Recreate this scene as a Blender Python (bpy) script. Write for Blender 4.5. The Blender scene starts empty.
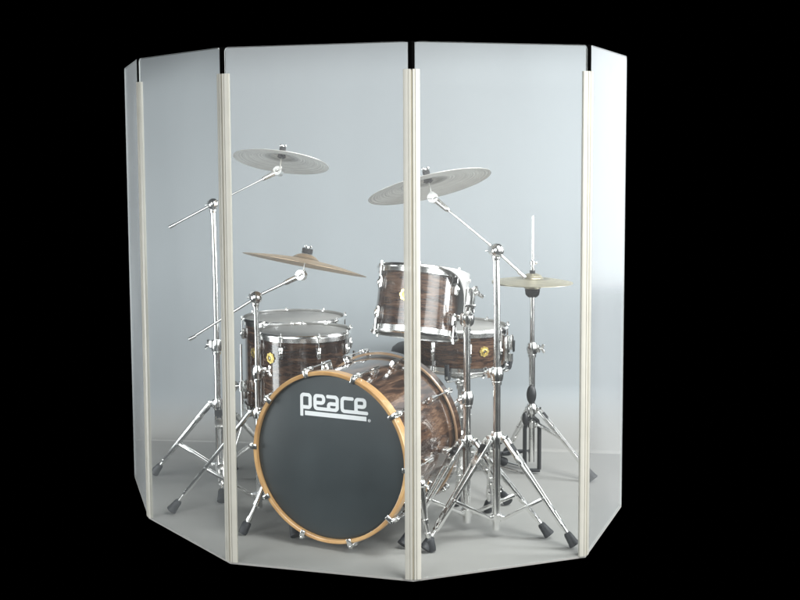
import bpy, bmesh, math, random
from mathutils import Vector, Matrix, Quaternion
random.seed(7)
PI = math.pi
scene = bpy.context.scene
C = scene.collection

# ------------------------------------------------------------------ survey of the photo -> metres
F, PIT, ROLL, CH, SX, SY = 1266.27582, .0953678592, -.00856960811, 1.382232, -51.498398, -38.4105955
def ray(px, py):
    xr = (px-400-SX)/F; yr = (py-300-SY)/F
    c, s = math.cos(ROLL), math.sin(ROLL)
    x = c*xr+s*yr; u = -(-s*xr+c*yr)
    Y = math.cos(PIT)+math.sin(PIT)*u; Z = -math.sin(PIT)+math.cos(PIT)*u
    return x/Y, Z/Y
def at(px, py, Y):
    a, b = ray(px, py); return Vector((a*Y, Y, CH+b*Y))
def zat(px, py, Y): return at(px, py, Y).z

# ------------------------------------------------------------------ materials
def mat(name):
    m = bpy.data.materials.new(name); m.use_nodes = True
    nt = m.node_tree; nt.nodes.clear()
    out = nt.nodes.new('ShaderNodeOutputMaterial')
    return m, nt, out
def N(nt, t, **kw):
    n = nt.nodes.new(t)
    for k, v in kw.items():
        if k in n.inputs.keys(): n.inputs[k].default_value = v
        else: setattr(n, k, v)
    return n
def L(nt, a, b): nt.links.new(a, b)
def ramp(nt, stops):
    r = nt.nodes.new('ShaderNodeValToRGB'); e = r.color_ramp.elements
    while len(e) > 1: e.remove(e[-1])
    e[0].position, e[0].color = stops[0][0], (*stops[0][1], 1)
    for p, c in stops[1:]:
        x = e.new(p); x.color = (*c, 1)
    return r
def coords(nt, scale=(1, 1, 1), kind='Object'):
    tc = nt.nodes.new('ShaderNodeTexCoord'); mp = nt.nodes.new('ShaderNodeMapping')
    mp.inputs['Scale'].default_value = scale
    L(nt, tc.outputs[kind], mp.inputs['Vector']); return mp.outputs['Vector']

def simple(name, col, rough=.5, metal=0., spec=.5, nscale=60, namp=.12, bump=0., coat=0.):
    m, nt, out = mat(name)
    b = N(nt, 'ShaderNodeBsdfPrincipled', Roughness=rough, Metallic=metal)
    b.inputs['Specular IOR Level'].default_value = spec
    b.inputs['Coat Weight'].default_value = coat
    no = N(nt, 'ShaderNodeTexNoise', Scale=nscale, Detail=5.); L(nt, coords(nt), no.inputs['Vector'])
    r = ramp(nt, [(.3, tuple(c*(1-namp) for c in col)), (.7, tuple(min(1, c*(1+namp)) for c in col))])
    L(nt, no.outputs['Fac'], r.inputs['Fac']); L(nt, r.outputs['Color'], b.inputs['Base Color'])
    mr = N(nt, 'ShaderNodeMapRange'); mr.inputs['To Min'].default_value = rough*.8; mr.inputs['To Max'].default_value = min(1, rough*1.25)
    L(nt, no.outputs['Fac'], mr.inputs['Value']); L(nt, mr.outputs['Result'], b.inputs['Roughness'])
    if bump:
        bp = N(nt, 'ShaderNodeBump', Strength=bump, Distance=.002)
        L(nt, no.outputs['Fac'], bp.inputs['Height']); L(nt, bp.outputs['Normal'], b.inputs['Normal'])
    L(nt, b.outputs['BSDF'], out.inputs['Surface']); return m

M = {}
M['chrome'] = simple('polished_chrome', (.90, .90, .885), .20, 1., nscale=25, namp=.04)
M['satin'] = simple('satin_steel', (.78, .78, .76), .28, 1., nscale=80, namp=.08)
M['plate'] = simple('bright_brushed_steel_plate', (.86, .86, .85), .42, .8, nscale=60, namp=.06)
M['rubber'] = simple('black_rubber', (.016, .018, .022), .55, nscale=120, namp=.25, bump=.15)
M['black'] = simple('black_plastic', (.012, .013, .015), .4, nscale=90, namp=.2)
M['felt'] = simple('dark_felt', (.018, .019, .021), .95, nscale=300, namp=.4, bump=.4)
M['gold'] = simple('gold_badge_metal', (.86, .66, .22), .28, .85, nscale=90, namp=.15)
M['white_ink'] = simple('white_logo_print', (.80, .82, .83), .55, nscale=40, namp=.02)
M['maple'] = None
M['hinge'] = simple('cream_vinyl_hinge', (.50, .495, .44), .34, nscale=18, namp=.04)
h_ = M['hinge'].node_tree; ho = next(n for n in h_.nodes if n.type == 'OUTPUT_MATERIAL'); hb = ho.inputs['Surface'].links[0].from_socket   # milky vinyl lets a little light through
ht = N(h_, 'ShaderNodeBsdfTransparent'); hm = N(h_, 'ShaderNodeMixShader', Fac=.84); L(h_, ht.outputs[0], hm.inputs[1]); L(h_, hb, hm.inputs[2]); L(h_, hm.outputs[0], ho.inputs['Surface'])
M['hinge_dark'] = simple('brown_vinyl_spine', (.30, .28, .22), .5, nscale=18, namp=.05)
M['gap'] = simple('matt_black_gap', (.0015, .0015, .0015), 1., spec=0., nscale=90, namp=.1)  # darkness of the open notches, worn by the added strips
M['seat'] = simple('black_vinyl_seat', (.02, .02, .022), .45, nscale=140, namp=.3, bump=.3)

def wood_shell(name, scale, tint=1.):
    m, nt, out = mat(name)
    b = N(nt, 'ShaderNodeBsdfPrincipled', Roughness=.22)
    b.inputs['Coat Weight'].default_value = 1.; b.inputs['Coat Roughness'].default_value = .06
    v = coords(nt, scale)
    n1 = N(nt, 'ShaderNodeTexNoise', Scale=1., Detail=6., Roughness=.62, Distortion=1.1); L(nt, v, n1.inputs['Vector'])
    n2 = N(nt, 'ShaderNodeTexNoise', Scale=4.2, Detail=4., Roughness=.7, Distortion=.4); L(nt, v, n2.inputs['Vector'])
    mx = N(nt, 'ShaderNodeMath', operation='MULTIPLY_ADD'); mx.inputs[1].default_value = .4
    L(nt, n2.outputs['Fac'], mx.inputs[0])
    sc = N(nt, 'ShaderNodeMath', operation='MULTIPLY'); sc.inputs[1].default_value = .68
    L(nt, n1.outputs['Fac'], sc.inputs[0]); L(nt, sc.outputs[0], mx.inputs[2])
    r = ramp(nt, [(.38, (.010*tint, .006*tint, .005*tint)), (.50, (.030*tint, .0165*tint, .0125*tint)),
                  (.58, (.088*tint, .048*tint, .030*tint)), (.70, (.17*tint, .105*tint, .068*tint))])
    L(nt, mx.outputs[0], r.inputs['Fac']); L(nt, r.outputs['Color'], b.inputs['Base Color'])
    L(nt, b.outputs['BSDF'], out.inputs['Surface']); return m
M['walnut'] = wood_shell('dark_figured_walnut_lacquer', (5, 5, 34))
M['walnut_bass'] = wood_shell('dark_figured_walnut_lacquer_bass', (24, 4, 24), 1.2)

def maple(name='honey_maple_lacquer', k=(1, 1, 1)):
    m, nt, out = mat(name)
    b = N(nt, 'ShaderNodeBsdfPrincipled', Roughness=.3); b.inputs['Coat Weight'].default_value = .8
    n = N(nt, 'ShaderNodeTexNoise', Scale=1., Detail=6., Distortion=.5); L(nt, coords(nt, (14, 160, 14)), n.inputs['Vector'])
    r = ramp(nt, [(p, tuple(a*b_ for a, b_ in zip(c, k))) for p, c in ((.3, (.46, .24, .085)), (.6, (.66, .40, .17)), (.8, (.74, .50, .25)))])
    L(nt, n.outputs['Fac'], r.inputs['Fac']); L(nt, r.outputs['Color'], b.inputs['Base Color'])
    L(nt, b.outputs['BSDF'], out.inputs['Surface']); return m
M['maple'] = maple(); M['pale_maple'] = maple('pale_maple_lacquer', (1.0, 1.15, 1.8))

def head_mat(name, col, rough, trans=0.):
    m, nt, out = mat(name)
    b = N(nt, 'ShaderNodeBsdfPrincipled', Roughness=rough)
    n = N(nt, 'ShaderNodeTexNoise', Scale=7., Detail=6., Roughness=.6); L(nt, coords(nt), n.inputs['Vector'])
    r = ramp(nt, [(.3, tuple(c*.88 for c in col)), (.7, tuple(min(1, c*1.12) for c in col))])
    L(nt, n.outputs['Fac'], r.inputs['Fac']); L(nt, r.outputs['Color'], b.inputs['Base Color'])
    mr = N(nt, 'ShaderNodeMapRange'); mr.inputs['To Min'].default_value = rough*.85; mr.inputs['To Max'].default_value = rough*1.2
    L(nt, n.outputs['Fac'], mr.inputs['Value']); L(nt, mr.outputs['Result'], b.inputs['Roughness'])
    if trans:
        t = N(nt, 'ShaderNodeBsdfTranslucent', Color=(*col, 1)); mx = N(nt, 'ShaderNodeMixShader', Fac=trans)
        L(nt, b.outputs[0], mx.inputs[1]); L(nt, t.outputs[0], mx.inputs[2]); L(nt, mx.outputs[0], out.inputs['Surface'])
    else: L(nt, b.outputs['BSDF'], out.inputs['Surface'])
    return m
M['black_head'] = head_mat('black_film_drum_head', (.026, .036, .040), .42)
M['clear_head'] = head_mat('frosted_drum_head', (.50, .50, .48), .45, .3)

def cymbal_mat(name, col, rough):
    m, nt, out = mat(name)
    b = N(nt, 'ShaderNodeBsdfPrincipled', Metallic=.72, Roughness=rough)
    tc = nt.nodes.new('ShaderNodeTexCoord'); ln = nt.nodes.new('ShaderNodeVectorMath'); ln.operation = 'LENGTH'
    sep = nt.nodes.new('ShaderNodeSeparateXYZ'); cmb = nt.nodes.new('ShaderNodeCombineXYZ')
    L(nt, tc.outputs['Object'], sep.inputs[0]); L(nt, sep.outputs['X'], cmb.inputs['X']); L(nt, sep.outputs['Y'], cmb.inputs['Y'])
    L(nt, cmb.outputs[0], ln.inputs[0])
    k = N(nt, 'ShaderNodeMath', operation='MULTIPLY'); k.inputs[1].default_value = 1100; L(nt, ln.outputs['Value'], k.inputs[0])
    s = N(nt, 'ShaderNodeMath', operation='SINE'); L(nt, k.outputs[0], s.inputs[0])
    bp = N(nt, 'ShaderNodeBump', Strength=.5, Distance=.0006); L(nt, s.outputs[0], bp.inputs['Height']); L(nt, bp.outputs[0], b.inputs['Normal'])
    n = N(nt, 'ShaderNodeTexNoise', Scale=9., Detail=7., Roughness=.65); L(nt, tc.outputs['Object'], n.inputs['Vector'])
    r = ramp(nt, [(.3, tuple(c*.82 for c in col)), (.7, tuple(min(1, c*1.1) for c in col))])
    L(nt, n.outputs['Fac'], r.inputs['Fac'])
    rr = ramp(nt, [(0, (.8, .8, .8)), (.16, (.85, .85, .85)), (.20, (.55, .56, .56)), (.27, (.62, .62, .62)), (.31, (1, 1, 1)), (.86, (.97, .97, .97)), (.93, (.8, .8, .8)), (1, (.75, .75, .75))])  # ring round the bell; rim darkening stands in for a dark reflection
    k2 = N(nt, 'ShaderNodeMath', operation='DIVIDE'); k2.inputs[1].default_value = .235; L(nt, ln.outputs['Value'], k2.inputs[0]); L(nt, k2.outputs[0], rr.inputs['Fac'])
    mu = N(nt, 'ShaderNodeMix', data_type='RGBA', blend_type='MULTIPLY'); mu.inputs[0].default_value = .95
    kv = N(nt, 'ShaderNodeMath', operation='MULTIPLY'); kv.inputs[1].default_value = 1.; L(nt, ln.outputs['Value'], kv.inputs[0])
    lt = N(nt, 'ShaderNodeTexNoise', noise_dimensions='1D', Scale=170., Detail=3., Roughness=.7); L(nt, kv.outputs[0], lt.inputs['W'])   # lathe rings
    lr = ramp(nt, [(.35, (.72, .72, .72)), (.65, (1.12, 1.12, 1.12))]); L(nt, lt.outputs['Fac'], lr.inputs['Fac'])
    m0 = N(nt, 'ShaderNodeMix', data_type='RGBA', blend_type='MULTIPLY'); m0.inputs[0].default_value = 1.
    L(nt, r.outputs['Color'], m0.inputs[6]); L(nt, lr.outputs['Color'], m0.inputs[7])
    L(nt, m0.outputs[2], mu.inputs[6]); L(nt, rr.outputs['Color'], mu.inputs[7]); L(nt, mu.outputs[2], b.inputs['Base Color'])
    L(nt, b.outputs[0], out.inputs['Surface']); return m
M['bronze'] = cymbal_mat('brushed_bronze', (.80, .60, .40), .36)
M['hat_bronze'] = cymbal_mat('dull_olive_bronze', (.68, .63, .48), .36)
M['pale_bronze'] = cymbal_mat('pale_brushed_bronze', (.93, .90, .85), .42)

def acrylic():
    m, nt, out = mat('clear_acrylic_sheet')
    tr = N(nt, 'ShaderNodeBsdfTransparent', Color=(.975, .985, .985, 1))
    gl = N(nt, 'ShaderNodeBsdfGlossy', Color=(1, 1, 1, 1), Roughness=.2)
    lf_ = N(nt, 'ShaderNodeLayerWeight', Blend=.5)         # Schlick's curve, the same from both faces of the thin sheet
    pw = N(nt, 'ShaderNodeMath', operation='POWER'); pw.inputs[1].default_value = 5.; L(nt, lf_.outputs['Facing'], pw.inputs[0])
    fr = N(nt, 'ShaderNodeMath', operation='MULTIPLY_ADD'); fr.inputs[1].default_value = .6; fr.inputs[2].default_value = .013; L(nt, pw.outputs[0], fr.inputs[0])
    m1 = N(nt, 'ShaderNodeMixShader'); L(nt, fr.outputs[0], m1.inputs[0]); L(nt, tr.outputs[0], m1.inputs[1]); L(nt, gl.outputs[0], m1.inputs[2])
    di = N(nt, 'ShaderNodeBsdfDiffuse', Color=(.88, .93, .95, 1)); tl = N(nt, 'ShaderNodeBsdfTranslucent', Color=(.88, .93, .95, 1))
    m2 = N(nt, 'ShaderNodeMixShader', Fac=.5); L(nt, di.outputs[0], m2.inputs[1]); L(nt, tl.outputs[0], m2.inputs[2])
    lw = N(nt, 'ShaderNodeLayerWeight', Blend=.5)          # plastic haze that also stands in for reflected veil, stronger at grazing view
    mr = N(nt, 'ShaderNodeMapRange'); mr.inputs['From Min'].default_value = 0.; mr.inputs['From Max'].default_value = 1.
    mr.inputs['To Min'].default_value = HAZE0; mr.inputs['To Max'].default_value = HAZE1; pc = N(nt, 'ShaderNodeMath', operation='POWER'); pc.inputs[1].default_value = 2.6; L(nt, lw.outputs['Facing'], pc.inputs[0]); L(nt, pc.outputs[0], mr.inputs['Value'])
    no = N(nt, 'ShaderNodeTexNoise', Scale=1., Detail=7., Roughness=.6); L(nt, coords(nt, (2.4, 2.4, .9)), no.inputs['Vector'])
    nr_ = N(nt, 'ShaderNodeMapRange'); nr_.inputs['From Min'].default_value = .25; nr_.inputs['From Max'].default_value = .75; nr_.inputs['To Min'].default_value = .6; nr_.inputs['To Max'].default_value = 1.5; L(nt, no.outputs['Fac'], nr_.inputs['Value'])
    mm = N(nt, 'ShaderNodeMath', operation='MULTIPLY'); L(nt, mr.outputs[0], mm.inputs[0]); L(nt, nr_.outputs[0], mm.inputs[1])
    m3 = N(nt, 'ShaderNodeMixShader'); L(nt, mm.outputs[0], m3.inputs[0]); L(nt, m1.outputs[0], m3.inputs[1]); L(nt, m2.outputs[0], m3.inputs[2])
    L(nt, m3.outputs[0], out.inputs['Surface']); return m
HAZE0, HAZE1 = .013, .14
M['acrylic'] = acrylic()
def edge():
    m, nt, out = mat('polished_acrylic_edge')
    b = N(nt, 'ShaderNodeBsdfPrincipled', Roughness=.2); b.inputs['Base Color'].default_value = (.8, .85, .85, 1)
    t = N(nt, 'ShaderNodeBsdfTransparent'); mx = N(nt, 'ShaderNodeMixShader', Fac=.6)
    L(nt, t.outputs[0], mx.inputs[1]); L(nt, b.outputs[0], mx.inputs[2]); L(nt, mx.outputs[0], out.inputs['Surface']); return m
M['acrylic_edge'] = edge()

def paper(name, col, rough, streak, spec=.3):
    m, nt, out = mat(name)
    b = N(nt, 'ShaderNodeBsdfPrincipled', Roughness=rough); b.inputs['Specular IOR Level'].default_value = spec
    n = N(nt, 'ShaderNodeTexNoise', Scale=1., Detail=7., Roughness=.6); L(nt, coords(nt, streak), n.inputs['Vector'])
    f = N(nt, 'ShaderNodeTexNoise', Scale=220., Detail=2.); L(nt, coords(nt), f.inputs['Vector'])
    r = ramp(nt, [(.3, tuple(c*.955 for c in col)), (.7, tuple(c*1.045 for c in col))])
    L(nt, n.outputs['Fac'], r.inputs['Fac']); L(nt, r.outputs['Color'], b.inputs['Base Color'])
    bp = N(nt, 'ShaderNodeBump', Strength=.02, Distance=.001); L(nt, f.outputs['Fac'], bp.inputs['Height']); L(nt, bp.outputs[0], b.inputs['Normal'])
    L(nt, b.outputs[0], out.inputs['Surface']); return m
M['wall'] = paper('grey_studio_paper', (.278, .306, .320), .8, (2.2, 1, .5))
nt = M['wall'].node_tree; bs = next(n for n in nt.nodes if n.type == 'BSDF_PRINCIPLED')   # base colour blends from floor grey to wall grey up the cove
old = bs.inputs['Base Color'].links[0].from_socket
tc = nt.nodes.new('ShaderNodeTexCoord'); sp = nt.nodes.new('ShaderNodeSeparateXYZ'); L(nt, tc.outputs['Object'], sp.inputs[0])
nz = N(nt, 'ShaderNodeTexNoise', Scale=3., Detail=5.); L(nt, tc.outputs['Object'], nz.inputs['Vector'])
ad = N(nt, 'ShaderNodeMath', operation='MULTIPLY_ADD'); ad.inputs[1].default_value = .06; L(nt, nz.outputs['Fac'], ad.inputs[0]); L(nt, sp.outputs['Z'], ad.inputs[2])
mr = N(nt, 'ShaderNodeMapRange', interpolation_type='SMOOTHSTEP'); mr.inputs['From Min'].default_value = .03; mr.inputs['From Max'].default_value = .24; L(nt, ad.outputs[0], mr.inputs['Value'])
mxx = N(nt, 'ShaderNodeMix', data_type='RGBA'); L(nt, mr.outputs[0], mxx.inputs[0]); mxx.inputs[6].default_value = (.295, .295, .282, 1); L(nt, old, mxx.inputs[7]); L(nt, mxx.outputs[2], bs.inputs['Base Color'])
M['floor'] = paper('grey_studio_floor', (.295, .295, .282), .7, (1.2, 6, 1), .4)

# ------------------------------------------------------------------ mesh helpers
class MB:
    def __init__(s): s.bm = bmesh.new(); s.T = Matrix()
    def v(s, p): return s.bm.verts.new(s.T @ Vector(p))
    def f(s, vs, smooth=False):
        try: q = s.bm.faces.new(vs); q.smooth = smooth; return q
        except ValueError: return None
    def cyl(s, p0, p1, r0, r1=None, seg=16, caps=True):
        r1 = r0 if r1 is None else r1
        p0, p1 = Vector(p0), Vector(p1); q = Vector((0, 0, 1)).rotation_difference(p1-p0)
        a = []; b = []
        for i in range(seg):
            t = 2*PI*i/seg; d = q @ Vector((math.cos(t), math.sin(t), 0))
            a.append(s.v(p0+d*r0)); b.append(s.v(p1+d*r1))
        for i in range(seg):
            j = (i+1) % seg; s.f([a[i], a[j], b[j], b[i]], True)
        if caps: s.f(a[::-1]); s.f(b)
        return s
    def lathe(s, prof, o=(0, 0, 0), axis=(0, 0, 1), seg=64, closed=False, a0=0, a1=2*PI):
        o = Vector(o); q = Vector((0, 0, 1)).rotation_difference(Vector(axis))
        full = abs(a1-a0-2*PI) < 1e-6; n = seg if full else seg+1
        rings = []
        for r, z in prof:
            rings.append([s.v(o+q @ Vector((r*math.cos(a0+(a1-a0)*i/seg), r*math.sin(a0+(a1-a0)*i/seg), z))) for i in range(n)] if r > 1e-6
                         else [s.v(o+q @ Vector((0, 0, z)))])
        pr = list(zip(rings, rings[1:]))
        if closed: pr.append((rings[-1], rings[0]))
        for A, B in pr:
            for i in range(seg):
                j = (i+1) % n
                if len(A) == 1 and len(B) == 1: continue
                if len(A) == 1: s.f([A[0], B[j], B[i]][::-1], True)
                elif len(B) == 1: s.f([A[i], A[j], B[0]], True)
                else: s.f([A[i], A[j], B[j], B[i]], True)
        if closed and not full:
            s.f([r[0] for r in rings]); s.f([r[-1] for r in rings][::-1])
        return s
    def box(s, c, size, R=None, bev=.0):
        c = Vector(c); R = R or Matrix.Identity(3)
        vs = [s.v(c+R @ Vector((sx*size[0]/2, sy*size[1]/2, sz*size[2]/2))) for sx in (-1, 1) for sy in (-1, 1) for sz in (-1, 1)]
        fs = [s.f([vs[i] for i in q]) for q in ((0, 1, 3, 2), (4, 6, 7, 5), (0, 4, 5, 1), (2, 3, 7, 6), (0, 2, 6, 4), (1, 5, 7, 3))]
        if bev:
            es = list({e for f in fs for e in f.edges})
            bmesh.ops.bevel(s.bm, geom=es, offset=bev, segments=2, affect='EDGES', profile=.5)
        return s
    def ball(s, c, r, sq=(1, 1, 1), seg=20):
        prof = [(r*math.sin(PI*i/10)*1., -r*math.cos(PI*i/10)) for i in range(11)]
        prof[0] = (0, -r); prof[-1] = (0, r)
        T = s.T; s.T = T @ Matrix.Translation(Vector(c)) @ Matrix.Diagonal((*sq, 1)); s.lathe(prof, seg=seg); s.T = T
        return s
    def tube(s, pts, r, seg=10):
        pts = [Vector(p) for p in pts]; rings = []; q = None
        for i, p in enumerate(pts):
            d = (pts[min(i+1, len(pts)-1)]-pts[max(i-1, 0)]).normalized()
            q = Vector((0, 0, 1)).rotation_difference(d) if q is None else (prev.rotation_difference(d) @ q)
            prev = d
            rings.append([s.v(p+q @ Vector((math.cos(2*PI*k/seg)*r, math.sin(2*PI*k/seg)*r, 0))) for k in range(seg)])
        for A, B in zip(rings, rings[1:]):
            for k in range(seg): j = (k+1) % seg; s.f([A[k], A[j], B[j], B[k]], True)
        s.f(rings[0][::-1]); s.f(rings[-1]); return s
    def prism(s, poly, z0, z1):
        a = [s.v((x, y, z0)) for x, y in poly]; b = [s.v((x, y, z1)) for x, y in poly]; n = len(poly)
        s.f(a[::-1]); s.f(b)
        for i in range(n): j = (i+1) % n; s.f([a[i], a[j], b[j], b[i]])
        return s
    def build(s, name, m, parent=None, world=True):
        if parent is not None and world:
            s.bm.transform(wm(parent).inverted())
        bmesh.ops.recalc_face_normals(s.bm, faces=s.bm.faces)
        me = bpy.data.meshes.new(name); s.bm.to_mesh(me); s.bm.free()
        me.set_sharp_from_angle(angle=math.radians(38))
        for mm in (m if isinstance(m, (list, tuple)) else [m]): me.materials.append(mm)
        o = bpy.data.objects.new(name, me); C.objects.link(o)
        if parent is not None: o.parent = parent
        return o
def wm(o):
    m = o.matrix_basis.copy()
    while o.parent: o = o.parent; m = o.matrix_basis @ m
    return m
def thing(name, loc, label, cat, group=None, rot=None):
    o = bpy.data.objects.new(name, None); o.empty_display_size = .05; C.objects.link(o)
    o.matrix_basis = Matrix.Translation(Vector(loc)) @ (rot.to_4x4() if rot else Matrix())
    o['label'] = label; o['category'] = cat
    if group: o['group'] = group
    return o
def zrot(n): return Vector((0, 0, 1)).rotation_difference(Vector(n)).to_matrix()
def rounded(a, b, k): return a+(b-a)*k

# ------------------------------------------------------------------ setting
H = 1.68
P = [Vector(p) for p in ((-.8975, 5.1723), (-.7473, 4.5834), (-.3978, 4.0689), (.1960, 3.8840), (.7795, 4.1018), (1.0215, 4.6777))]
YW = 5.95
tops = [at(125.6, 69.0, YW), at(138.2, 59.4, YW), at(221.4, 48.2, YW), at(411.3, 42.0, YW), at(590.1, 45.8, YW), at(625.8, 56.9, YW)]
xl = tops[0].x; xr = tops[-1].x
ccn = .22                                                       # radius of the cove
b = MB()
cols = [t.x for t in tops]
cols[0] = xl; cols[-1] = xr
prof = [(YW-ccn+ccn*math.sin(PI/2*i/12), ccn-ccn*math.cos(PI/2*i/12)) for i in range(13)]
grid = []
yb = [5.80+(5.46-5.80)*(t.x-xl)/(xr-xl) for t in tops]        # the paper meets the floor slightly askew
for t, y0 in zip(tops, yb):
    prof = [(y0+(YW-y0)*math.sin(PI/2*i/12), ccn-ccn*math.cos(PI/2*i/12)) for i in range(13)]
    col = [b.v((t.x*y/YW, y, z)) for y, z in prof]
    for k in range(1, 9): col.append(b.v((t.x, YW, ccn+(t.z-ccn)*k/8)))
    grid.append(col)
for A, B in zip(grid, grid[1:]):
    for i in range(len(A)-1): b.f([A[i], B[i], B[i+1], A[i+1]], True)
o = b.build('backdrop', M['wall']); o['kind'] = 'structure'
sol = o.modifiers.new('thickness', 'SOLIDIFY'); sol.thickness = .006; sol.offset = -1 if o.data.polygons[-1].normal.y < 0 else 1
b = MB()
out = .001
poly = [P[0]+Vector((-.002, 0)), P[1]+Vector((-.001, -.001)), P[2]+Vector((-.001, -out)), P[3]+Vector((0, -out)), P[4]+Vector((.001, -out)), P[5]+Vector((.002, 0))]
b.prism([tuple(p) for p in poly]+[(t.x*y/YW, y+.001) for t, y in zip(tops[::-1], yb[::-1])], -.006, 0)
o = b.build('floor', M['floor']); o['kind'] = 'structure'

# ------------------------------------------------------------------ the shield
sh = thing('drum_shield', (P[3].x, P[3].y, 0), 'clear acrylic folding screen of tall hinged panels standing round the drum kit', 'drum shield')
def panel(p, q, g0, g1):
    u = (q-p).normalized(); Lw = (q-p).length; a0 = g0; a1 = Lw-g1; n = Vector((u.y, -u.x)); th = .005
    r = .014; pts = [(a0, 0.002), (a1, 0.002)]
    for k in range(7): t = PI/2*k/6; pts.append((a1-r+r*math.cos(t), H-r+r*math.sin(t)))
    for k in range(7): t = PI/2+PI/2*k/6; pts.append((a0+r+r*math.cos(t), H-r+r*math.sin(t)))
    b = MB(); f = []; k = []
    for s, z in pts:
        c = p+u*s
        f.append(b.v((*(c+n*th/2), z))); k.append(b.v((*(c-n*th/2), z)))
    b.f(f); b.f(k[::-1])
    for i in range(len(pts)):
        j = (i+1) % len(pts); q_ = b.f([f[i], f[j], k[j], k[i]]); q_.material_index = 0 if i == 0 else 1
    b.build('panel', [M['acrylic'], M['acrylic_edge']], sh)
for i in range(5): panel(P[i], P[i+1], 0 if i == 0 else .011, 0 if i == 4 else .011)
HT = H-.083
for i in range(1, 5):
    c = P[i]; ua = (P[i-1]-c).normalized(); ub = (P[i+1]-c).normalized()
    n = -(ua+ub).normalized()                                     # outwards
    b = MB(); groove = MB()
    for u in (ua, ub):
        nn = Vector((u.y, -u.x)); nn = nn if nn.dot(n) > 0 else -nn
        # rounded channel section that grips the panel edge
        sec = []
        for s, h in ((.0016, .0052), (.0026, .0066), (.0072, .0070), (.0082, .0048), (.0094, .0048), (.0104, .0072), (.0225, .0070), (.0250, .0056), (.0255, .0042),
                     (.0255, -.0042), (.0215, -.0060), (.010, -.0085), (.0016, -.0045)):
            sec.append(tuple(c+u*s+nn*h))
        b.prism(sec, .001, HT)
    hg = b.build('hinge', M['hinge'], sh)
    g = MB(); sec = []
    uu = (ub-ua).normalized()
    g.prism([tuple(c+uu*s-n*h) for s, h in ((-.0028, .0035), (.0028, .0035), (.0028, -.002), (-.0028, -.002))], .002, HT-.002)
    g.build('hinge_pin', M['hinge_dark'], hg)
    g = MB()
    w0 = .0105
    g.prism([tuple(c+ua*w0+n*.002), tuple(c+n*.0055), tuple(c+ub*w0+n*.002), tuple(c+ub*w0-n*.004), tuple(c-n*.001), tuple(c+ua*w0-n*.004)], HT, H+.001)
    g.build('gap_black_strip', M['gap'], hg)  # added black strip standing in for the empty gap above the hinge

# ------------------------------------------------------------------ hardware pieces
def wingnut(b, c, axis, s=1.):
    c = Vector(c); R = zrot(axis); ax = Vector(axis).normalized()
    b.cyl(c, c+ax*.016*s, .006*s, .005*s, 10)
    for k in (-1, 1):
        w = R @ Vector((k*.013*s, 0, .014*s)); b.box(c+w, (.018*s, .004*s, .012*s), R @ Matrix.Rotation(-k*.5, 3, 'Y'), .0015*s)
def collar(root, p, r, h=.046, ang=0., m='chrome'):
    p = Vector(p); d = Vector((math.cos(ang), math.sin(ang), 0)); b = MB()
    b.lathe([(r*.9, -h/2), (r+.007, -h/2), (r+.0095, -h*.2), (r+.010, 0), (r+.0085, h*.3), (r+.005, h/2), (r*.9, h/2)], p, seg=24, closed=True)
    b.box(p+d*(r+.011), (.020, .017, h*.7), Matrix.Rotation(ang, 3, 'Z'), .002)
    wingnut(b, p+d*(r+.020), d, .95)
    b.lathe([(r*.9, -h/2-.014), (r+.004, -h/2-.014), (r+.004, -h/2-.003), (r*.9, -h/2-.003)], p, seg=20, closed=True)   # memory ring
    return b.build('height_clamp', M[m], root)
def legfoot(leg, end, d, s=1.):
    d = d.normalized(); f = MB()
    # rubber boot in line with the leg, its rim resting on the floor
    h = math.sqrt(max(0, 1-d.z*d.z)); r2 = .0195*s
    e = end.copy(); e = e+d*((h*r2+.0008-e.z)/d.z)
    prof = [(0, -.050), (.0105, -.050), (.0120, -.046), (.0135, -.044), (.0150, -.030), (.0155, -.028), (.0175, -.012), (.0182, -.011), (r2/s, -.002), (r2/s-.002, 0), (0, 0)]
    f.lathe([(r*s, z*s) for r, z in prof], e, d, 20)
    return f.build('rubber_foot', M['rubber'], leg)
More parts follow.
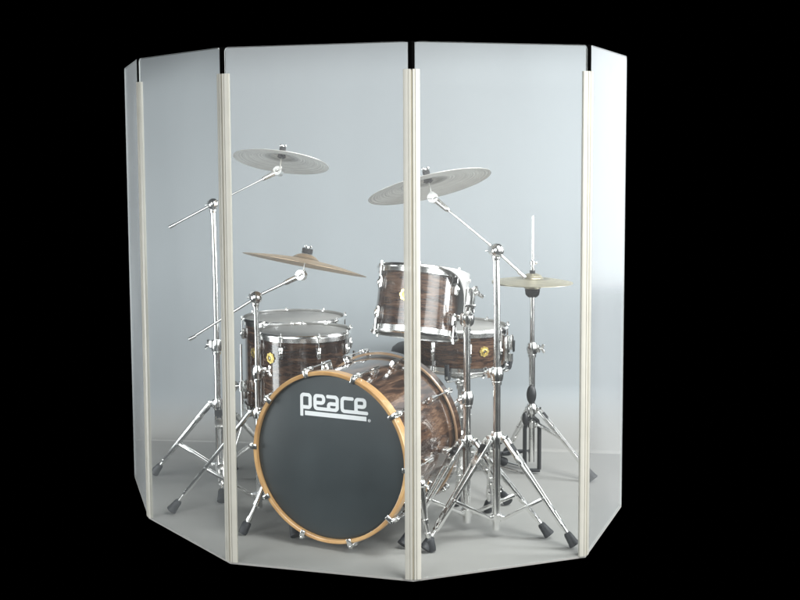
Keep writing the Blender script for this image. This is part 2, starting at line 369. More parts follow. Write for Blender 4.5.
def tripod(root, c, feet, hubz, lowz, tube_r=.0127, wide=.026, mid=.56):
    """c: (x,y) of the pole; feet: list of (x,y)"""
    c3 = Vector((c[0], c[1], 0)); hubs = MB()
    hubs.lathe([(tube_r-.001, -.022), (tube_r+.007, -.022), (tube_r+.009, -.006), (tube_r+.009, .010), (tube_r+.005, .018), (tube_r-.001, .018)], (c[0], c[1], hubz), seg=28, closed=True)
    low = MB(); low.lathe([(tube_r-.001, -.014), (tube_r+.006, -.014), (tube_r+.007, .010), (tube_r-.001, .012)], (c[0], c[1], lowz), seg=28, closed=True)
    for fx, fy in feet:
        r = Vector((fx-c[0], fy-c[1], 0)); rd = r.normalized(); side = Vector((-rd.y, rd.x, 0))
        R = Matrix.Rotation(math.atan2(rd.y, rd.x), 3, 'Z')
        hubs.box(Vector((c[0], c[1], hubz-.004))+rd*(tube_r+.014), (.022, .022, .024), R, .002)
        low.box(Vector((c[0], c[1], lowz))+rd*(tube_r+.012), (.018, .016, .016), R, .002)
        top = Vector((c[0], c[1], hubz-.004))+rd*(tube_r+.020)
        foot = Vector((fx, fy, .012)); d = (foot-top).normalized(); Lg = (foot-top).length
        leg = MB()
        m = top+d*Lg*.80
        Rl = Matrix([d, side, d.cross(side)]).transposed()
        for k in (-1, 1):
            pa = top+side*k*wide/2; pb = m+side*k*wide/2*.62
            # flat channel rails
            leg.box((pa+pb)/2, ((pb-pa).length,   .0075, .014), Matrix([(pb-pa).normalized(), side, (pb-pa).normalized().cross(side)]).transposed(), .0012)
        leg.cyl(m-d*.012, foot-d*.022, .0062, .0062, 12)
        leg.box(m, (.030, .017, .016), Rl, .003)
        leg.cyl(top-side*.015, top+side*.015, .0045, seg=10)
        pv = top+d*Lg*mid
        leg.cyl(pv-side*.015, pv+side*.015, .0045, seg=10)
        lo = leg.build('leg', M['chrome'], root)
        clip = MB(); clip.box(top+d*Lg*.09, (.030, wide+.005, .018), Rl, .003); clip.build('leg_cap', M['black'], lo)
        clip = MB(); clip.box(top+d*Lg*.20, (.036, wide+.006, .017), Rl, .003); clip.build('leg_clip', M['satin'], lo)
        clip = MB(); clip.box(top+d*Lg*.66, (.026, wide*.8+.004, .016), Rl, .003); clip.build('leg_clip', M['satin'], lo)
        legfoot(lo, foot, d)
        # brace from low collar to the leg
        br = MB(); lp = Vector((c[0], c[1], lowz))+rd*(tube_r+.018); bd = (pv-lp).normalized()
        for k in (-1, 1):
            a_, b_ = lp+side*k*.0085, pv+side*k*.0085
            br.box((a_+b_)/2, ((b_-a_).length, .003, .011), Matrix([bd, side, bd.cross(side)]).transposed(), .001)
        br.build('leg_brace', M['chrome'], root)
    hubs.build('leg_hub', M['chrome'], root); low.build('lower_collar', M['chrome'], root)

def cymbal(name, c, n, R, m, label, group, bell=.052, drop=.020, spin=0.):
    t = thing(name, c, label, 'cymbal', group, zrot(n))
    th = .0011
    top = [(.0062, .024), (.018, .0235), (.034, .0175), (bell, .004)]
    for k in range(1, 9): r = bell+(R-bell)*k/8; top.append((r, .004-drop*((k/8)**1.5)))
    botm = [(r, z-th) for r, z in top][::-1]
    top_ = MB(); top_.lathe([(r, z) for r, z in top]+botm, seg=96, closed=True)
    top_.build('disc', m, t, world=False)
    return t
def clampball(root, p, axis, r=.023):
    b = MB(); ax = Vector(axis).normalized()
    b.cyl(p-ax*.016, p+ax*.016, r, r, 24); b.ball(p+ax*.012, r*1.02, seg=20); b.cyl(p-ax*.022, p-ax*.014, r*.8, r, 20)
    wingnut(b, p-ax*.022, -ax, 1.15)
    b.lathe([(.004, -.034), (.013, -.034), (.015, -.022), (.012, -.012), (.004, -.012)], p, seg=20, closed=True)
    return b.build('boom_clamp', M['chrome'], root)
def boom_stand(label, c, feet, hubz, ball, cyn, tail, cc, cn, tiers, group, arm_r=.0034, felt_r=.0125):
    """tiers: list of (z_top, radius) from the ground; ball: point; cc/cn: cymbal centre and normal"""
    t = thing('boom_cymbal_stand', (c[0], c[1], 0), label, 'cymbal stand', group)
    lowz = .075; z0 = .03
    for k, (z1, r) in enumerate(tiers):
        b = MB(); b.cyl((c[0], c[1], z0), (c[0], c[1], z1), r, seg=24); b.build('tube', M['chrome'], t)
        if k < len(tiers)-1: collar(t, (c[0], c[1], z1), r, ang=random.choice([.3, 2.6, -2.4]))
        z0 = z1
    tripod(t, c, feet, hubz, lowz, tiers[0][1])
    ball = Vector(ball)
    b = MB(); b.cyl((c[0], c[1], tiers[-1][0]), ball, tiers[-1][1], seg=20); b.build('tube', M['chrome'], t)
    cn = Vector(cn).normalized(); tilt = Vector(cc)-cn*.052
    d = (tilt-ball).normalized()
    off = Vector((0, -.026, 0))
    clampball(t, ball, (.25, -1, 0))
    b = MB(); b.cyl(Vector(tail), ball+d*.03, .0050, seg=14); b.cyl(ball, tilt-d*.030, arm_r, seg=14); b.cyl(Vector(tail)-d*.002, Vector(tail)+d*.028, .0068, seg=14)
    b.build('boom_arm', M['chrome'], t)
    # ratchet tilter
    b = MB(); side = d.cross(cn).normalized()
    b.cyl(tilt-d*.078, tilt-d*.070, .006, .0092, 14); b.cyl(tilt-d*.070, tilt-d*.018, .0092, .0105, 16)
    b.cyl(tilt-d*.006-side*.015, tilt-d*.006+side*.015, .0180, seg=24); b.box(tilt-d*.016, (.030, .012, .020), Matrix([d, side, d.cross(side)]).transposed(), .003)
    wingnut(b, tilt-d*.010-side*.013*(1 if side.y > 0 else -1), -side*(1 if side.y > 0 else -1), .8)
    b.cyl(tilt-cn*.004, Vector(cc)+cn*.052, .0032, seg=10); b.cyl(tilt-cn*.010, tilt+cn*.016, .0095, seg=16)
    ti = b.build('tilter', M['satin'], t)
    b = MB(); b.cyl(Vector(cc)+cn*.004, Vector(cc)+cn*.018, .0150, .0150, seg=20); b.cyl(Vector(cc)-cn*.001, Vector(cc)+cn*.004, .010, .018, seg=20)
    b.cyl(Vector(cc)+cn*.0255, Vector(cc)+cn*.044, felt_r, felt_r, seg=20); b.build('felt_washer', M['felt'], ti)
    b = MB(); wingnut(b, Vector(cc)+cn*.042, cn, .6); b.build('wing_nut', M['chrome'], ti)
    return t

# ------------------------------------------------------------------ cymbal stands
G = 'boom cymbal stands round the kit'; GC = 'crash and ride cymbals on boom stands'
# 1: back left
c1 = (-.533, 5.037)
n1 = Vector((.13, .25, .96)).normalized(); cc1 = at(281.5, 158, 5.0)
boom_stand('tall chrome boom stand at far left, behind the left panel, holding the highest left cymbal', c1,
    [(-.817, 5.158), (-.491, 4.728), (-.283, 5.224)], zat(217, 403, 5.037), at(213, 204, 5.037), None, at(170, 227, 5.07), cc1, n1,
    [(zat(217, 345, 5.037), .0127), (zat(214, 287, 5.037), .0105)], G)
cymbal('crash_cymbal', cc1, n1, .19, M['pale_bronze'], 'highest cymbal on the left, pale disc washed out against the grey backdrop', GC)
# 2: front left
c2 = (-.338, 4.594)
n2 = Vector((.20, .135, .97)).normalized(); cc2 = at(305.5, 260.5, 4.56)
boom_stand('shorter chrome boom stand beside the floor toms, holding the low edge-on bronze cymbal', c2,
    [(-.671, 4.616), (-.191, 4.294), (-.152, 4.87)], zat(255, 412, 4.594), at(255.5, 297, 4.594), None, at(190, 339, 4.64), cc2, n2,
    [(zat(255, 372, 4.594), .0115), (zat(255, 335, 4.594), .0095)], G, .0052, .0195)
cymbal('crash_cymbal', cc2, n2, .228, M['bronze'], 'bronze cymbal seen edge-on above the two floor toms, sloping down to the right', GC)
# 3: front right
c3 = (.507, 4.30)
n3 = Vector((-.205, .24, .95)).normalized(); cc3 = at(428.5, 182.5, 4.40)
boom_stand('chrome boom stand at front right, its arm reaching left to the large silvery cymbal', c3,
    [(.758, 4.171), (.245, 4.143), (.51, 4.60)], zat(492, 437, 4.30), at(496, 250, 4.30), None, at(525, 277, 4.25), cc3, n3,
    [(zat(492, 374, 4.3), .0130), (zat(494, 304, 4.3), .0112)], G)
cymbal('ride_cymbal', cc3, n3, .218, M['pale_bronze'], 'large silvery cymbal at upper middle crossed by the central hinge post, underside showing', GC)

# ------------------------------------------------------------------ drums
def hoop_prof(R, h, fl=.006): # triple-flanged steel hoop, z up is outwards
    return [(R, 0), (R, h*.55), (R+fl, h*.6), (R+fl, h*.75), (R+.0015, h), (R-.0015, h), (R-.002, h*.1)]
def lug(b, R, z, ang, ln=.045):
    d = Vector((math.cos(ang), math.sin(ang), 0)); Rm = Matrix.Rotation(ang, 3, 'Z')
    b.box(d*(R+.008)+Vector((0, 0, z)), (.016, .017, ln), Rm, .004)
    b.ball(d*(R+.014)+Vector((0, 0, z)), .008, (1, 1, 1.6), 12)
def drum(name, label, cat, loc, n, R, hgt, nl, a0, badge, group=None, legs=None, wood='walnut', lugmid=False, batter='clear_head', spin=0., hh=.029):
    """loc = centre of the bottom edge"""
    t = thing(name, loc, label, cat, group, zrot(n) @ Matrix.Rotation(spin, 3, 'Z'))
    b = MB(); b.lathe([(R, .004), (R, hgt-.004), (R-.007, hgt-.003), (R-.007, .003)], seg=96, closed=True); b.build('shell', M[wood], t, False)
    Rh = R+.0065
    b = MB(); b.lathe([(r, hgt-.018+z) for r, z in hoop_prof(Rh, hh)], seg=96, closed=True); b.build('top_hoop', M['chrome'], t, False)
    b = MB(); b.lathe([(r, .018-z) for r, z in hoop_prof(Rh, hh)], seg=96, closed=True); b.build('bottom_hoop', M['chrome'], t, False)
    b = MB(); b.lathe([(0, hgt+.0015), (R-.004, hgt+.0015), (R+.004, hgt-.004), (R+.004, hgt-.010), (R+.0028, hgt-.010), (R-.005, hgt)], seg=96); b.build('top_head', M[batter], t, False)
    b = MB(); b.lathe([(0, -.0015), (R-.004, -.0015), (R+.004, .004), (R+.004, .010), (R+.0028, .010), (R-.005, 0)], seg=96); b.build('bottom_head', M['clear_head'], t, False)
    for k in range(nl):
        a = a0+2*PI*k/nl; d = Vector((math.cos(a), math.sin(a), 0))
        l = MB()
        if lugmid: lug(l, R, hgt/2, a, .075)
        else: lug(l, R, hgt-.058, a)
        lo = l.build('lug', M['chrome'], t, False)
        q = d*(R+.013)
        for s, z0, z1 in ((1, hgt-.06, hgt+.010), (-1, .06, -.010)):
            if s == -1 and not lugmid: l = MB(); lug(l, R, .058, a); lo = l.build('lug', M['chrome'], t, False)
            l = MB()
            if lugmid: z0 = hgt/2+s*.03
            l.cyl(q+Vector((0, 0, z0)), q+Vector((0, 0, z1)), .0028, seg=8)
            l.cyl(q+Vector((0, 0, z1)), q+Vector((0, 0, z1+s*.008)), .0048, seg=8)
            l.box(q+Vector((0, 0, z1-s*.006))+d*-.002, (.016, .016, .007), Matrix.Rotation(a, 3, 'Z'), .0015)
            l.build('tension_rod', M['chrome'], lo, False)
    if badge:
        a, z, rr = badge; d = Vector((math.cos(a), math.sin(a), 0)); b = MB()
        Rm = Matrix([(-math.sin(a), math.cos(a), 0), (0, 0, 1), (math.cos(a), math.sin(a), 0)]).transposed()
        pts = []; 
        for k in range(64):
            th = 2*PI*k/64; r = rr*(.80+.20*abs(math.cos(4*th))**.7); pts.append((r*math.cos(th), r*math.sin(th)))
        o_ = d*(R+.0015)+Vector((0, 0, z)); b.T = Matrix.Translation(o_) @ Rm.to_4x4()
        b.prism(pts, -.003, .002); b.lathe([(rr*.55, .002), (rr*.55, .004), (rr*.42, .0045), (rr*.40, .002)], seg=32, closed=True)
        bo = b.build('badge', M['gold'], t, False)
        b = MB(); b.T = Matrix.Translation(o_) @ Rm.to_4x4()
        b.lathe([(0, .0028), (rr*.12, .0028), (rr*.12, .0022), (0, .0022)], seg=16)
        for k in range(8):
            th = 2*PI*k/8+PI/8; b.box((rr*.27*math.cos(th), rr*.27*math.sin(th), .0026), (rr*.2, rr*.05, .0012), Matrix.Rotation(th, 3, 'Z'))
        b.build('badge_mark', M['black'], bo, False)
        b = MB(); b.cyl(d*(R-.001)+Vector((0, 0, z)), d*(R+.007)+Vector((0, 0, z)), .0045, seg=12); b.build('air_vent', M['chrome'], t, False)
    if legs:
        for a in legs:
            d = Vector((math.cos(a), math.sin(a), 0)); br = MB()
            br.box(d*(R+.012)+Vector((0, 0, .10)), (.024, .034, .05), Matrix.Rotation(a, 3, 'Z'), .004)
            br.cyl(d*(R+.026)+Vector((0, 0, .078)), d*(R+.026)+Vector((0, 0, .122)), .012, seg=16)
            wingnut(br, d*(R+.036)+Vector((0, 0, .1)), d, 1.1)
            bo = br.build('leg_bracket', M['chrome'], t, False)
            zb = -loc[2]+.014
            l = MB(); q = d*(R+.026)
            l.tube([q+Vector((0, 0, hgt*.74)), q+Vector((0, 0, -.06)), q+d*.006+Vector((0, 0, -.09)), q+d*.03+Vector((0, 0, -.16)), q+d*.036+Vector((0, 0, -.19)), q+d*.036+Vector((0, 0, zb))], .0048, 12)
            lo = l.build('leg', M['chrome'], t, False)
            l = MB(); l.lathe([(0, zb+.035), (.009, zb+.035), (.011, zb), (.016, zb-.010), (.014, zb-.013), (0, zb-.013)], q+d*.036, seg=18); l.build('rubber_foot', M['rubber'], lo, False)
    return t
# floor toms (camera looks along +y: local -y faces it)
ta = thing
GT = 'floor toms on the left of the kit'
zt1 = zat(303.5, 331.5, 4.95); zt2 = zat(292.5, 318.5, 5.33)
drum('floor_tom', 'front floor tom, dark wood shell behind the bass drum, gold badge at its left', 'drum', (-.176, 4.95, zt1-.335), (.0, .0, 1), .178, .335, 8, .32, (-2.36, .252, .022), GT, legs=(.3, 2.55, -1.2))
drum('floor_tom', 'rear floor tom, wider dark shell half hidden behind the front floor tom', 'drum', (-.235, 5.345, zt2-.375), (0, 0, 1), .209, .375, 8, .2, (-2.45, .25, .021), GT, legs=(.9, 3.5, -.9))
# rack tom
nr = Vector((.115, .205, .97)).normalized()
ctb = at(414.5, 334, 4.48)
rt = drum('rack_tom', 'small rack tom with gold badge tilted above the bass drum, crossed by the central post', 'drum', ctb, nr, .146, .225, 6, .42, (-1.93, .125, .023))
# suspension mount plate on its right side
b = MB(); Rp = .146+.030
pl = []
for iz in range(17):
    z = .068+(.232-.068)*iz/16; al = -1.22+.82*math.sqrt(max(0, 1-((z-.085)/.142)**2)); ar_ = 1.0-.5*max(0, (.12-z)/.06)
    pl.append([b.v((Rp*math.cos(al+(ar_-al)*k/24), Rp*math.sin(al+(ar_-al)*k/24), z)) for k in range(25)])
lip = [b.v(((Rp-.022)*math.cos(math.atan2(v.co.y, v.co.x)), (Rp-.022)*math.sin(math.atan2(v.co.y, v.co.x)), .238)) for v in pl[-1]]
pl.append(lip)
for A, B in zip(pl, pl[1:]):
    for k in range(24): b.f([A[k], A[k+1], B[k+1], B[k]], True)
for a_, z_ in ((-.2, .095), (.35, .095), (-.3, .205), (.3, .215)):
    d = Vector((math.cos(a_), math.sin(a_), 0)); b.cyl(d*(Rp-.002)+Vector((0, 0, z_)), d*(Rp+.008)+Vector((0, 0, z_)), .007, seg=12)
mp = b.build('mount_plate', M['plate'], rt, False); sm = mp.modifiers.new('thickness', 'SOLIDIFY'); sm.thickness = .003; sm.offset = -1
b = MB(); d = Vector((math.cos(-.25), math.sin(-.25), 0))
b.box(d*(Rp+.014)+Vector((0, 0, .135)), (.028, .058, .09), Matrix.Rotation(-.25, 3, 'Z'), .006)
wingnut(b, d*(Rp+.026)+Vector((0, 0, .16)), (.6, -.5, .4), 1.2); b.build('mount_bracket', M['chrome'], mp, False)

# snare
ns = Vector((.02, -.015, 1)).normalized(); cs = at(460, 372, 5.0); cs.z = zat(462, 328, 5.0)-.147
sn = drum('snare_drum', 'shallow snare drum of dark wood on the right behind the rack tom', 'drum', cs, ns, .177, .155, 8, .1, (-1.12, .082, .021), lugmid=True, hh=.029)
b = MB(); a = -.35; d = Vector((math.cos(a), math.sin(a), 0)); Rm = Matrix.Rotation(a, 3, 'Z')
b.box(d*.188+Vector((0, 0, .08)), (.022, .036, .10), Rm, .004); b.box(d*.208+Vector((0, 0, .105)), (.012, .016, .06), Rm, .003); b.cyl(d*.205+Vector((0, 0, .03)), d*.205+Vector((0, 0, .06)), .009, seg=12)
so = b.build('strainer', M['chrome'], sn, False)
b = MB(); b.box(d*.2165+Vector((0, 0, .09)), (.006, .018, .045), Rm, .002); b.build('lever', M['black'], so, False)

# snare stand
cst = (cs.x, 5.0)
t = thing('snare_stand', (*cst, 0), 'chrome snare stand with three-armed basket under the snare drum', 'drum stand')
b = MB(); b.cyl((*cst, .03), (*cst, .30), .0127, seg=20); b.build('tube', M['chrome'], t)
b = MB(); b.cyl((*cst, .28), (*cst, cs.z-.075), .0095, seg=20); b.build('tube', M['chrome'], t)
collar(t, (*cst, .30), .0127, ang=-1.)
tripod(t, cst, [(.60, 4.665), (.12, 4.98), (.66, 5.28)], .20, .06, .0127, mid=.5)
hubb = MB(); hubb.ball((*cst, cs.z-.068), .022); hubb.cyl((*cst, cs.z-.10), (*cst, cs.z-.045), .014, seg=18); wingnut(hubb, (cst[0], cst[1]-.02, cs.z-.068), (.2, -1, 0), 1.1); hubb.build('basket_hub', M['chrome'], t)
for a in (-1.9, .2, 2.3):
    d = Vector((math.cos(a), math.sin(a), 0)); o_ = Vector((*cst, 0)); b = MB()
    b.tube([o_+d*.012+Vector((0, 0, cs.z-.06)), o_+d*.06+Vector((0, 0, cs.z-.052)), o_+d*.13+Vector((0, 0, cs.z-.042)), o_+d*.198+Vector((0, 0, cs.z-.032)), o_+d*.211+Vector((0, 0, cs.z-.018)), o_+d*.213+Vector((0, 0, cs.z+.02))], .0062, 10)
    ar = b.build('basket_arm', M['chrome'], t)
    b = MB(); b.tube([o_+d*.186+Vector((0, 0, cs.z-.022)), o_+d*.206+Vector((0, 0, cs.z-.022)), o_+d*.2125+Vector((0, 0, cs.z+.008)), o_+d*.211+Vector((0, 0, cs.z+.034))], .0095, 10); b.build('rubber_grip', M['rubber'], ar)

# tom stand
ctm = (.412, 4.385)
t = thing('tom_stand', (*ctm, 0), 'single chrome stand with ball clamp carrying the rack tom, right of the bass drum', 'drum stand')
bz = zat(468, 319, 4.385); zc = zat(466, 398, 4.385)
b = MB(); b.cyl((*ctm, .03), (*ctm, zc), .0135, seg=24); b.build('tube', M['chrome'], t)
b = MB(); b.cyl((*ctm, zc), (*ctm, bz), .0125, seg=24); b.build('tube', M['chrome'], t)
collar(t, (*ctm, zc), .0135, ang=-2.4)
tripod(t, ctm, [(.691, 4.281), (.173, 4.186), (.40, 4.69)], zat(468, 440, 4.385), .07, .0135)
b = MB(); pb = Vector((*ctm, bz)); b.lathe([(0, -.026), (.016, -.026), (.024, -.016), (.027, 0), (.026, .014), (.018, .022), (0, .024)], pb, seg=28)
b.cyl(pb+Vector((0, 0, .02)), pb+Vector((.004, -.004, .046)), .005, seg=10); b.box(pb+Vector((.012, -.004, .047)), (.038, .006, .010), None, .002)
cb = b.build('ball_clamp', M['chrome'], t)
b = MB(); q1 = wm(rt) @ (Vector((math.cos(-.25), math.sin(-.25), 0))*(Rp+.022)+Vector((0, 0, .125)))
b.tube([pb+Vector((-.01, .004, 0)), pb+Vector((-.03, .006, .008)), q1+Vector((.0, 0, -.03)), q1], .0062, 12); b.build('tom_arm', M['chrome'], t)

# hi-hat
ch = (.752, 5.15)
t = thing('hi_hat_stand', (*ch, 0), 'chrome hi-hat stand with foot pedal at the far right, long pull rod on top', 'cymbal stand')
zh = zat(537, 281, 5.15)
for z0, z1, r in ((.05, zat(533, 345, 5.15), .0127), (zat(533, 345, 5.15), zh-.035, .0098)):
    b = MB(); b.cyl((*ch, z0), (*ch, z1), r, seg=22); b.build('tube', M['chrome'], t)
collar(t, (*ch, zat(533, 348, 5.15)), .0127, ang=-.4)
b = MB(); b.cyl((*ch, zh-.04), (*ch, zat(532, 216, 5.15)), .0050, seg=10); b.build('pull_rod', M['chrome'], t)
b = MB(); b.lathe([(0, zh-.066), (.018, zh-.066), (.028, zh-.056), (.031, zh-.036), (.026, zh-.028), (0, zh-.028)], (*ch, 0), seg=24); b.build('seat_cup', M['black'], t)
b = MB(); b.lathe([(.003, .045), (.008, .045), (.0085, .058), (.006, .060), (.006, .066), (.010, .068), (.010, .082), (.0045, .086), (.003, .086)], (*ch, zh), seg=20, closed=True)
b.box((ch[0]+.012, ch[1]-.004, zh+.075), (.014, .005, .010), None, .0015); b.build('clutch', M['chrome'], t)
b = MB(); b.lathe([(.003, .028), (.011, .028), (.011, .044), (.003, .044)], (*ch, zh), seg=18, closed=True); b.build('felt_washer', M['felt'], t)
tripod(t, ch, [(.985, 5.0), (.69, 5.46)], zat(533, 408, 5.15), .21, .0127, wide=.018, mid=.42)
b = MB(); # frame and pedal
fr = MB()
for s in (-1, 1):
    fr.tube([(ch[0]+s*.030, ch[1]-.012, .020), (ch[0]+s*.030, ch[1]-.012, .19), (ch[0]+s*.022, ch[1]-.012, .225), (ch[0]+s*.004, ch[1]-.012, .24)], .0085, 10)
fr.box((ch[0], ch[1]-.012, .016), (.066, .022, .012), None, .003)
fr.ball((ch[0]-.004, ch[1]-.016, .335), .024, (.85, .6, 1.7)); fr.ball((ch[0]-.03, ch[1]-.02, .235), .016, (.8, .6, 1.8))
fr.build('pedal_frame', M['black'], t)
pd = MB(); ax = Vector((-.62, .78, 0)); sd = Vector((.78, .62, 0)); o_ = Vector((ch[0]-.012, ch[1]+.0, 0))
Rp_ = Matrix([ax, sd, Vector((0, 0, 1))]).transposed(); Rt = Rp_ @ Matrix.Rotation(.27, 3, 'Y')
pd.box(o_+ax*.14+Vector((0, 0, .055)), (.235, .085, .008), Rt, .003)
for k in range(6): pd.box(o_+ax*(.05+.034*k)+Vector((0, 0, .0875-.0094*k)), (.012, .07, .006), Rt, .0015)
pd.box(o_+ax*.27+Vector((0, 0, .012)), (.06, .09, .018), Rp_, .004)
pe = pd.build('pedal', M['rubber'], t)
pd = MB(); pd.cyl(o_+ax*.03+sd*.035+Vector((0, 0, .009)), o_+ax*.27+sd*.035+Vector((0, 0, .009)), .0035, seg=8); pd.cyl(o_+ax*.03-sd*.035+Vector((0, 0, .009)), o_+ax*.27-sd*.035+Vector((0, 0, .009)), .0035, seg=8); pd.build('radius_rod', M['chrome'], pe)
b = MB(); b.tube([(ch[0], ch[1]-.002, .22), (ch[0]-.003, ch[1]-.01, .15), (ch[0]-.01, ch[1]+.004, .085)], .004, 8); b.build('pull_chain', M['satin'], t)
nh = Vector((.02, -.01, 1)).normalized()
GH = 'pair of hi-hat cymbals'
cymbal('hi_hat_cymbal', (*ch, zh+.008), nh, .165, M['hat_bronze'], 'upper hi-hat cymbal, bell up under the clutch on the rod', GH, .045, .016)
cymbal('hi_hat_cymbal', (*ch, zh-.012), Vector((0.0, .0, -1)), .165, M['hat_bronze'], 'lower hi-hat cymbal, upturned on the black seat cup', GH, .034, .008)

# throne
c = at(426, 350, 5.75); c = Vector((c.x, 5.75, 0))
t = thing('drum_throne', c, 'round black padded drum throne peeking out behind the bass drum beside the central post', 'stool')
zs = zat(396, 343, 5.75)
b = MB(); b.lathe([(0, zs), (.10, zs), (.135, zs-.006), (.155, zs-.022), (.162, zs-.045), (.152, zs-.066), (.14, zs-.072), (0, zs-.072)], c, seg=48); b.build('seat', M['seat'], t)
b = MB(); b.cyl(c+Vector((0, 0, .1)), c+Vector((0, 0, zs-.072)), .013, seg=20); b.build('post', M['chrome'], t)
tripod(t, (c.x, c.y), [(c.x+.24*math.cos(a), c.y+.24*math.sin(a)) for a in (-1.2, .9, 3.0)], .24, .09, .013)

# ------------------------------------------------------------------ bass drum (local y runs back along its axis)
yaw = math.radians(-27.5)
bc = Vector((-.0735, 4.185, .318))
bd = thing('bass_drum', (bc.x, bc.y, 0), 'large bass drum with maple hoops and a black front head lettered peace', 'drum', None, Matrix.Rotation(yaw, 3, 'Z'))
Z0 = Vector((0, 0, bc.z)); RB = .279; DB = .455
def lb(b): # lathe about local y: axis +y
    return b
b = MB(); b.lathe([(RB, .02), (RB, DB-.02), (RB-.008, DB-.018), (RB-.008, .018)], Z0, (0, 1, 0), 128, True); b.build('shell', M['walnut_bass'], bd, False)
def hoop(y0, y1, name):
    b = MB(); ro, ri = RB+.0165, RB+(.003 if y0 < .1 else .0075)
    b.lathe([(ri, y0+.001), (ri+.002, y0), (ro-.003, y0), (ro, y0+.003), (ro, y1-.003), (ro-.003, y1), (ri, y1)], Z0, (0, 1, 0), 128, True)
    ob = b.build(name, [M['maple' if y0 < .1 else 'pale_maple'], M['walnut_bass']], bd, False)
    if y0 > .1:                                                   # the rear hoop is maple only on its edge
        for p in ob.data.polygons:
            c_ = p.center-Z0
            if math.hypot(c_.x, c_.z) > ro-.0012: p.material_index = 1
    return ob
hoop(-.004, .036, 'front_hoop'); hoop(DB-.036, DB+.004, 'rear_hoop')
b = MB(); b.lathe([(0, .0095), (RB-.006, .0095), (RB-.001, .011), (RB+.0025, .014), (RB+.0025, .018), (RB, .018)], Z0, (0, 1, 0), 128); fh = b.build('front_head', M['black_head'], bd, False)
b = MB(); b.lathe([(0, DB-.0095), (RB-.006, DB-.0095), (RB-.001, DB-.011), (RB+.0025, DB-.014), (RB+.0025, DB-.018), (RB, DB-.018)], Z0, (0, 1, 0), 128); b.build('rear_head', M['clear_head'], bd, False)
for k in range(10):
    a = math.radians(-74+36*k)
    rad = Vector((math.cos(a), 0, math.sin(a))); tan = Vector((-math.sin(a), 0, math.cos(a))); yv = Vector((0, 1, 0))
    R3 = Matrix([rad, yv, tan]).transposed(); R3 = R3 if R3.determinant() > 0 else Matrix([rad, yv, -tan]).transposed()
    for nm, y, s in (('front', 0, 1), ('rear', DB, -1)):
        cl = MB(); o_ = Z0
        cl.box(o_+rad*(RB+.0225)+yv*(y+s*.017), (.009, .040, .020), R3, .002)          # claw back over the hoop
        cl.box(o_+rad*(RB+.0125)+yv*(y-s*.0075), (.026, .006, .018), R3, .002)          # lip on the hoop face
        cl.box(o_+rad*(RB+.0270)+yv*(y+s*.030), (.012, .014, .016), R3, .003)
        co = cl.build('claw', M['chrome'], bd, False)
        rd = MB(); p0 = o_+rad*(RB+.0265)
        rd.cyl(p0+yv*(y+s*.004), p0+yv*(y+s*.145), .003, seg=10); rd.cyl(p0+yv*(y+s*-.004), p0+yv*(y+s*.012), .0062, seg=12)
        rd.cyl(p0+yv*(y-s*.014), p0+yv*(y-s*.004), .0038, seg=8)
        rd.build('tension_rod', M['chrome'], co, False)
        lg = MB(); lg.box(o_+rad*(RB+.013)+yv*(y+s*.150), (.026, .040, .020), R3, .005); lg.cyl(p0+yv*(y+s*.128), p0+yv*(y+s*.172), .0075, seg=14)
        lg.build('lug', M['chrome'], bd, False)
# spurs
def spur(sx, foot, yloc, zloc):
    fw_ = wm(bd).inverted() @ Vector(foot)
    a = math.asin((zloc-bc.z)/RB); top = Vector((sx*math.cos(a)*(RB+.012), yloc, zloc)); b = MB()
    nrm = Vector((sx*math.cos(a), 0, math.sin(a)))
    b.box(top, (.026, .05, .045), Matrix.Rotation(-math.atan2(nrm.z, nrm.x), 3, 'Y'), .006)
    b.ball(top+nrm*.016, .017); wingnut(b, top+nrm*.03, nrm, 1.)
    d = (fw_-top); d.normalize(); Lg = (fw_-top).length
    b.cyl(top+nrm*.016, top+d*Lg*.58, .0108, .0108, 16); b.cyl(top+d*Lg*.55, top+d*Lg*.61, .0135, seg=16)
    b.cyl(top+d*Lg*.58, fw_-d*.02, .0075, seg=14); b.cyl(fw_-d*.06, fw_-d*.045, .0110, seg=14)
    so = b.build('spur', M['chrome'], bd, False)
    f = MB(); f.lathe([(0, -.005), (.0145, -.005), (.0165, .006), (.0165, .034), (.013, .040), (0, .040)], fw_-d*.0, -d, 20)
    f.build('rubber_foot', M['rubber'], so, False)
spur(1, (.271, 4.150, .010), .10, .245); spur(-1, (-.381, 4.352, .010), .12, .24)

# the lettering on the head: run-length rows of strokes with round corners
w, h_, tk = .0455, .0565, .0124
pitch = .0518; u0, v0 = -.112, .1570
strokes = []
def S(*pts): strokes.append(pts)
m_ = tk/2
def arc_path(pts, r=.010):
    out_ = [pts[0]]
    for a, b_, c_ in zip(pts, pts[1:], pts[2:]):
        a, b_, c_ = Vector(a), Vector(b_), Vector(c_); d0 = (a-b_).normalized(); d1 = (c_-b_).normalized()
        p0, p1 = b_+d0*r, b_+d1*r
        for k in range(6): t = k/5; out_.append(tuple(p0*(1-t)**2+b_*2*t*(1-t)+p1*t*t))
    out_.append(pts[-1]); return out_
def LT(i, *pts): strokes.append(arc_path([(u0+i*pitch+x, v0+y) for x, y in pts]))
top_ = h_-m_; bot_ = m_; lf = m_; rt_ = w-m_; md = h_*.47
LT(0, (lf, -.0195), (lf, top_), (rt_, top_), (rt_, bot_+.001), (lf, bot_+.001))
LT(1, (lf, md), (rt_, md), (rt_, top_), (lf, top_), (lf, bot_), (pitch+lf, bot_))
LT(2, (lf*.6, top_), (rt_, top_), (rt_, bot_), (lf, bot_), (lf, md), (rt_, md))
LT(3, (rt_+m_*.7, top_), (lf, top_), (lf, bot_), (pitch+lf, bot_))
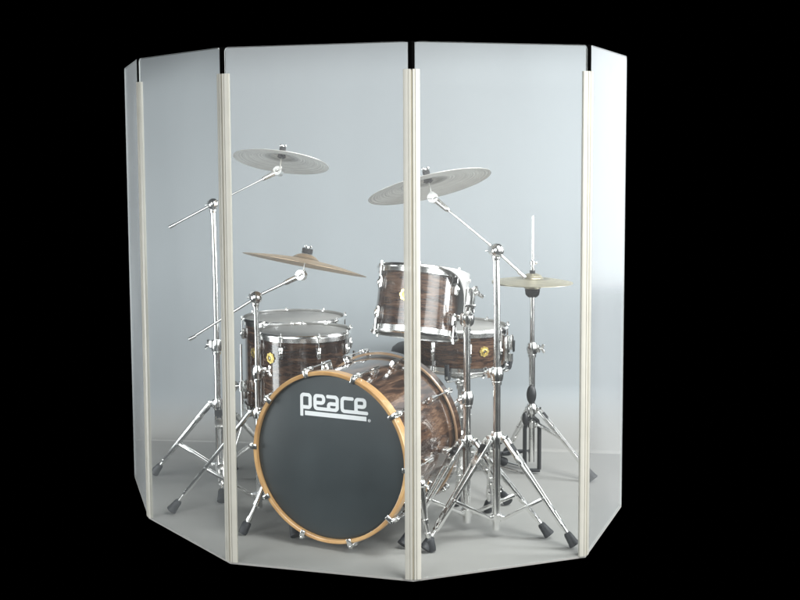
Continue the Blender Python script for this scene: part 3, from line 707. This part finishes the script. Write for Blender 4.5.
LT(4, (lf, md), (rt_, md), (rt_, top_), (lf, top_), (lf, bot_), (w, bot_))
ul = (u0+.018, v0-.0155, u0+4*pitch+w, v0-.0045)
def inside(x, y):
    if ul[0] <= x <= ul[2] and ul[1]-.0045 <= y <= ul[3]-.0005: return True
    for st in strokes:
        for (ax_, ay), (bx_, by) in zip(st, st[1:]):
            dx, dy = bx_-ax_, by-ay; q = dx*dx+dy*dy
            t = 0 if q < 1e-12 else max(0, min(1, ((x-ax_)*dx+(y-ay)*dy)/q))
            if (x-ax_-t*dx)**2+(y-ay-t*dy)**2 < (tk/2)**2: return True
    rr = math.hypot(x-(ul[2]+.010), y-(v0-.017))
    if .0036 < rr < .0050: return True
    if rr < .0034 and abs(x-(ul[2]+.0086)) < .0008: return True
    if rr < .0034 and abs(y-(v0-.0165)) < .0007: return True
    return False
g = .0009; b = MB(); nx = int(.275/g); ny = int(.088/g); xs = u0-.006; ys = v0-.024
for j in range(ny):
    y = ys+j*g; i = 0
    while i < nx:
        if inside(xs+(i+.5)*g, y+g/2):
            k = i
            while k < nx and inside(xs+(k+.5)*g, y+g/2): k += 1
            b.f([b.v((xs+i*g, .0088, bc.z+y)), b.v((xs+k*g, .0088, bc.z+y)), b.v((xs+k*g, .0088, bc.z+y+g)), b.v((xs+i*g, .0088, bc.z+y+g))])
            i = k
        else: i += 1
b.build('logo', M['white_ink'], fh, False)

# ------------------------------------------------------------------ lamps
def softbox(name, loc, target, sx, sy, power, col=(1, 1, 1), spread=180):
    l = bpy.data.lights.new(name, 'AREA'); l.shape = 'RECTANGLE'; l.size = sx; l.size_y = sy; l.energy = power; l.color = col; l.spread = math.radians(spread)
    o = bpy.data.objects.new(name, l); C.objects.link(o); o.location = loc
    o.rotation_euler = (Vector(target)-Vector(loc)).to_track_quat('-Z', 'Y').to_euler()
    return o
softbox('key_softbox', (1.3, 2.9, 3.2), (.5, 4.3, .0), 1.5, 1.5, 52, (1, .985, .965), 95)
softbox('right_side_softbox', (3.1, 4.4, 1.7), (1.0, 5.9, 1.2), 1.2, 2.4, 165, (.985, .99, 1))
softbox('left_side_fill', (-2.9, 4.2, .5), (.1, 5.7, .3), 1.2, 1.5, 48, (.97, .99, 1))  # added unseen fill: washes the lower left of the backdrop
softbox('front_right_fill', (3.2, .9, 1.7), (.3, 4.4, .3), 3.0, 2.8, 34, (1, 1, .99), 75)  # unseen area light added as fill and for the chrome to reflect
softbox('front_left_fill', (-2.6, .7, 1.7), (.1, 4.3, .2), 3.0, 2.8, 27, (.98, .99, 1), 62)  # its left counterpart, likewise added out of view to fill and reflect
softbox('right_rear_fill', (3.8, 8.6, 1.75), (.95, 4.4, 1.1), 1.9, 3.0, 20, (.96, .98, 1))  # added out of view to put a sheen on the right panel

w_ = bpy.data.worlds.new('World'); scene.world = w_; w_.use_nodes = True
w_.node_tree.nodes['Background'].inputs[0].default_value = (0, 0, 0, 1)
w_.node_tree.nodes['Background'].inputs[1].default_value = 0

# ------------------------------------------------------------------ camera
cam = bpy.data.cameras.new('camera'); co = bpy.data.objects.new('camera', cam); C.objects.link(co)
cam.sensor_width = 36; cam.lens = F/800*36; cam.clip_end = 100; cam.clip_start = .05
cam.shift_x = -SX/800; cam.shift_y = SY/800
co.location = (0, 0, CH)
co.rotation_euler = (Matrix.Rotation(PI/2-PIT, 3, 'X') @ Matrix.Rotation(-ROLL*-1, 3, 'Z')).to_euler()
scene.camera = co
scene.render.resolution_x = 1024; scene.render.resolution_y = 768
scene.view_settings.view_transform = 'Standard'; scene.view_settings.look = 'None'
scene.view_settings.exposure = 0; scene.view_settings.gamma = 1
scene.cycles.max_bounces = 12; scene.cycles.transparent_max_bounces = 24
scene.cycles.caustics_reflective = False; scene.cycles.caustics_refractive = False
if __import__('os').environ.get('DBG'):
    from bpy_extras.object_utils import world_to_camera_view as wc
    bpy.context.view_layer.update(); scene.render.resolution_x = 800; scene.render.resolution_y = 600
    for p in P:
        for z in (0, H):
            q = wc(scene, co, Vector((*p, z))); print('CAM', round(q.x*800, 1), round((1-q.y)*600, 1))
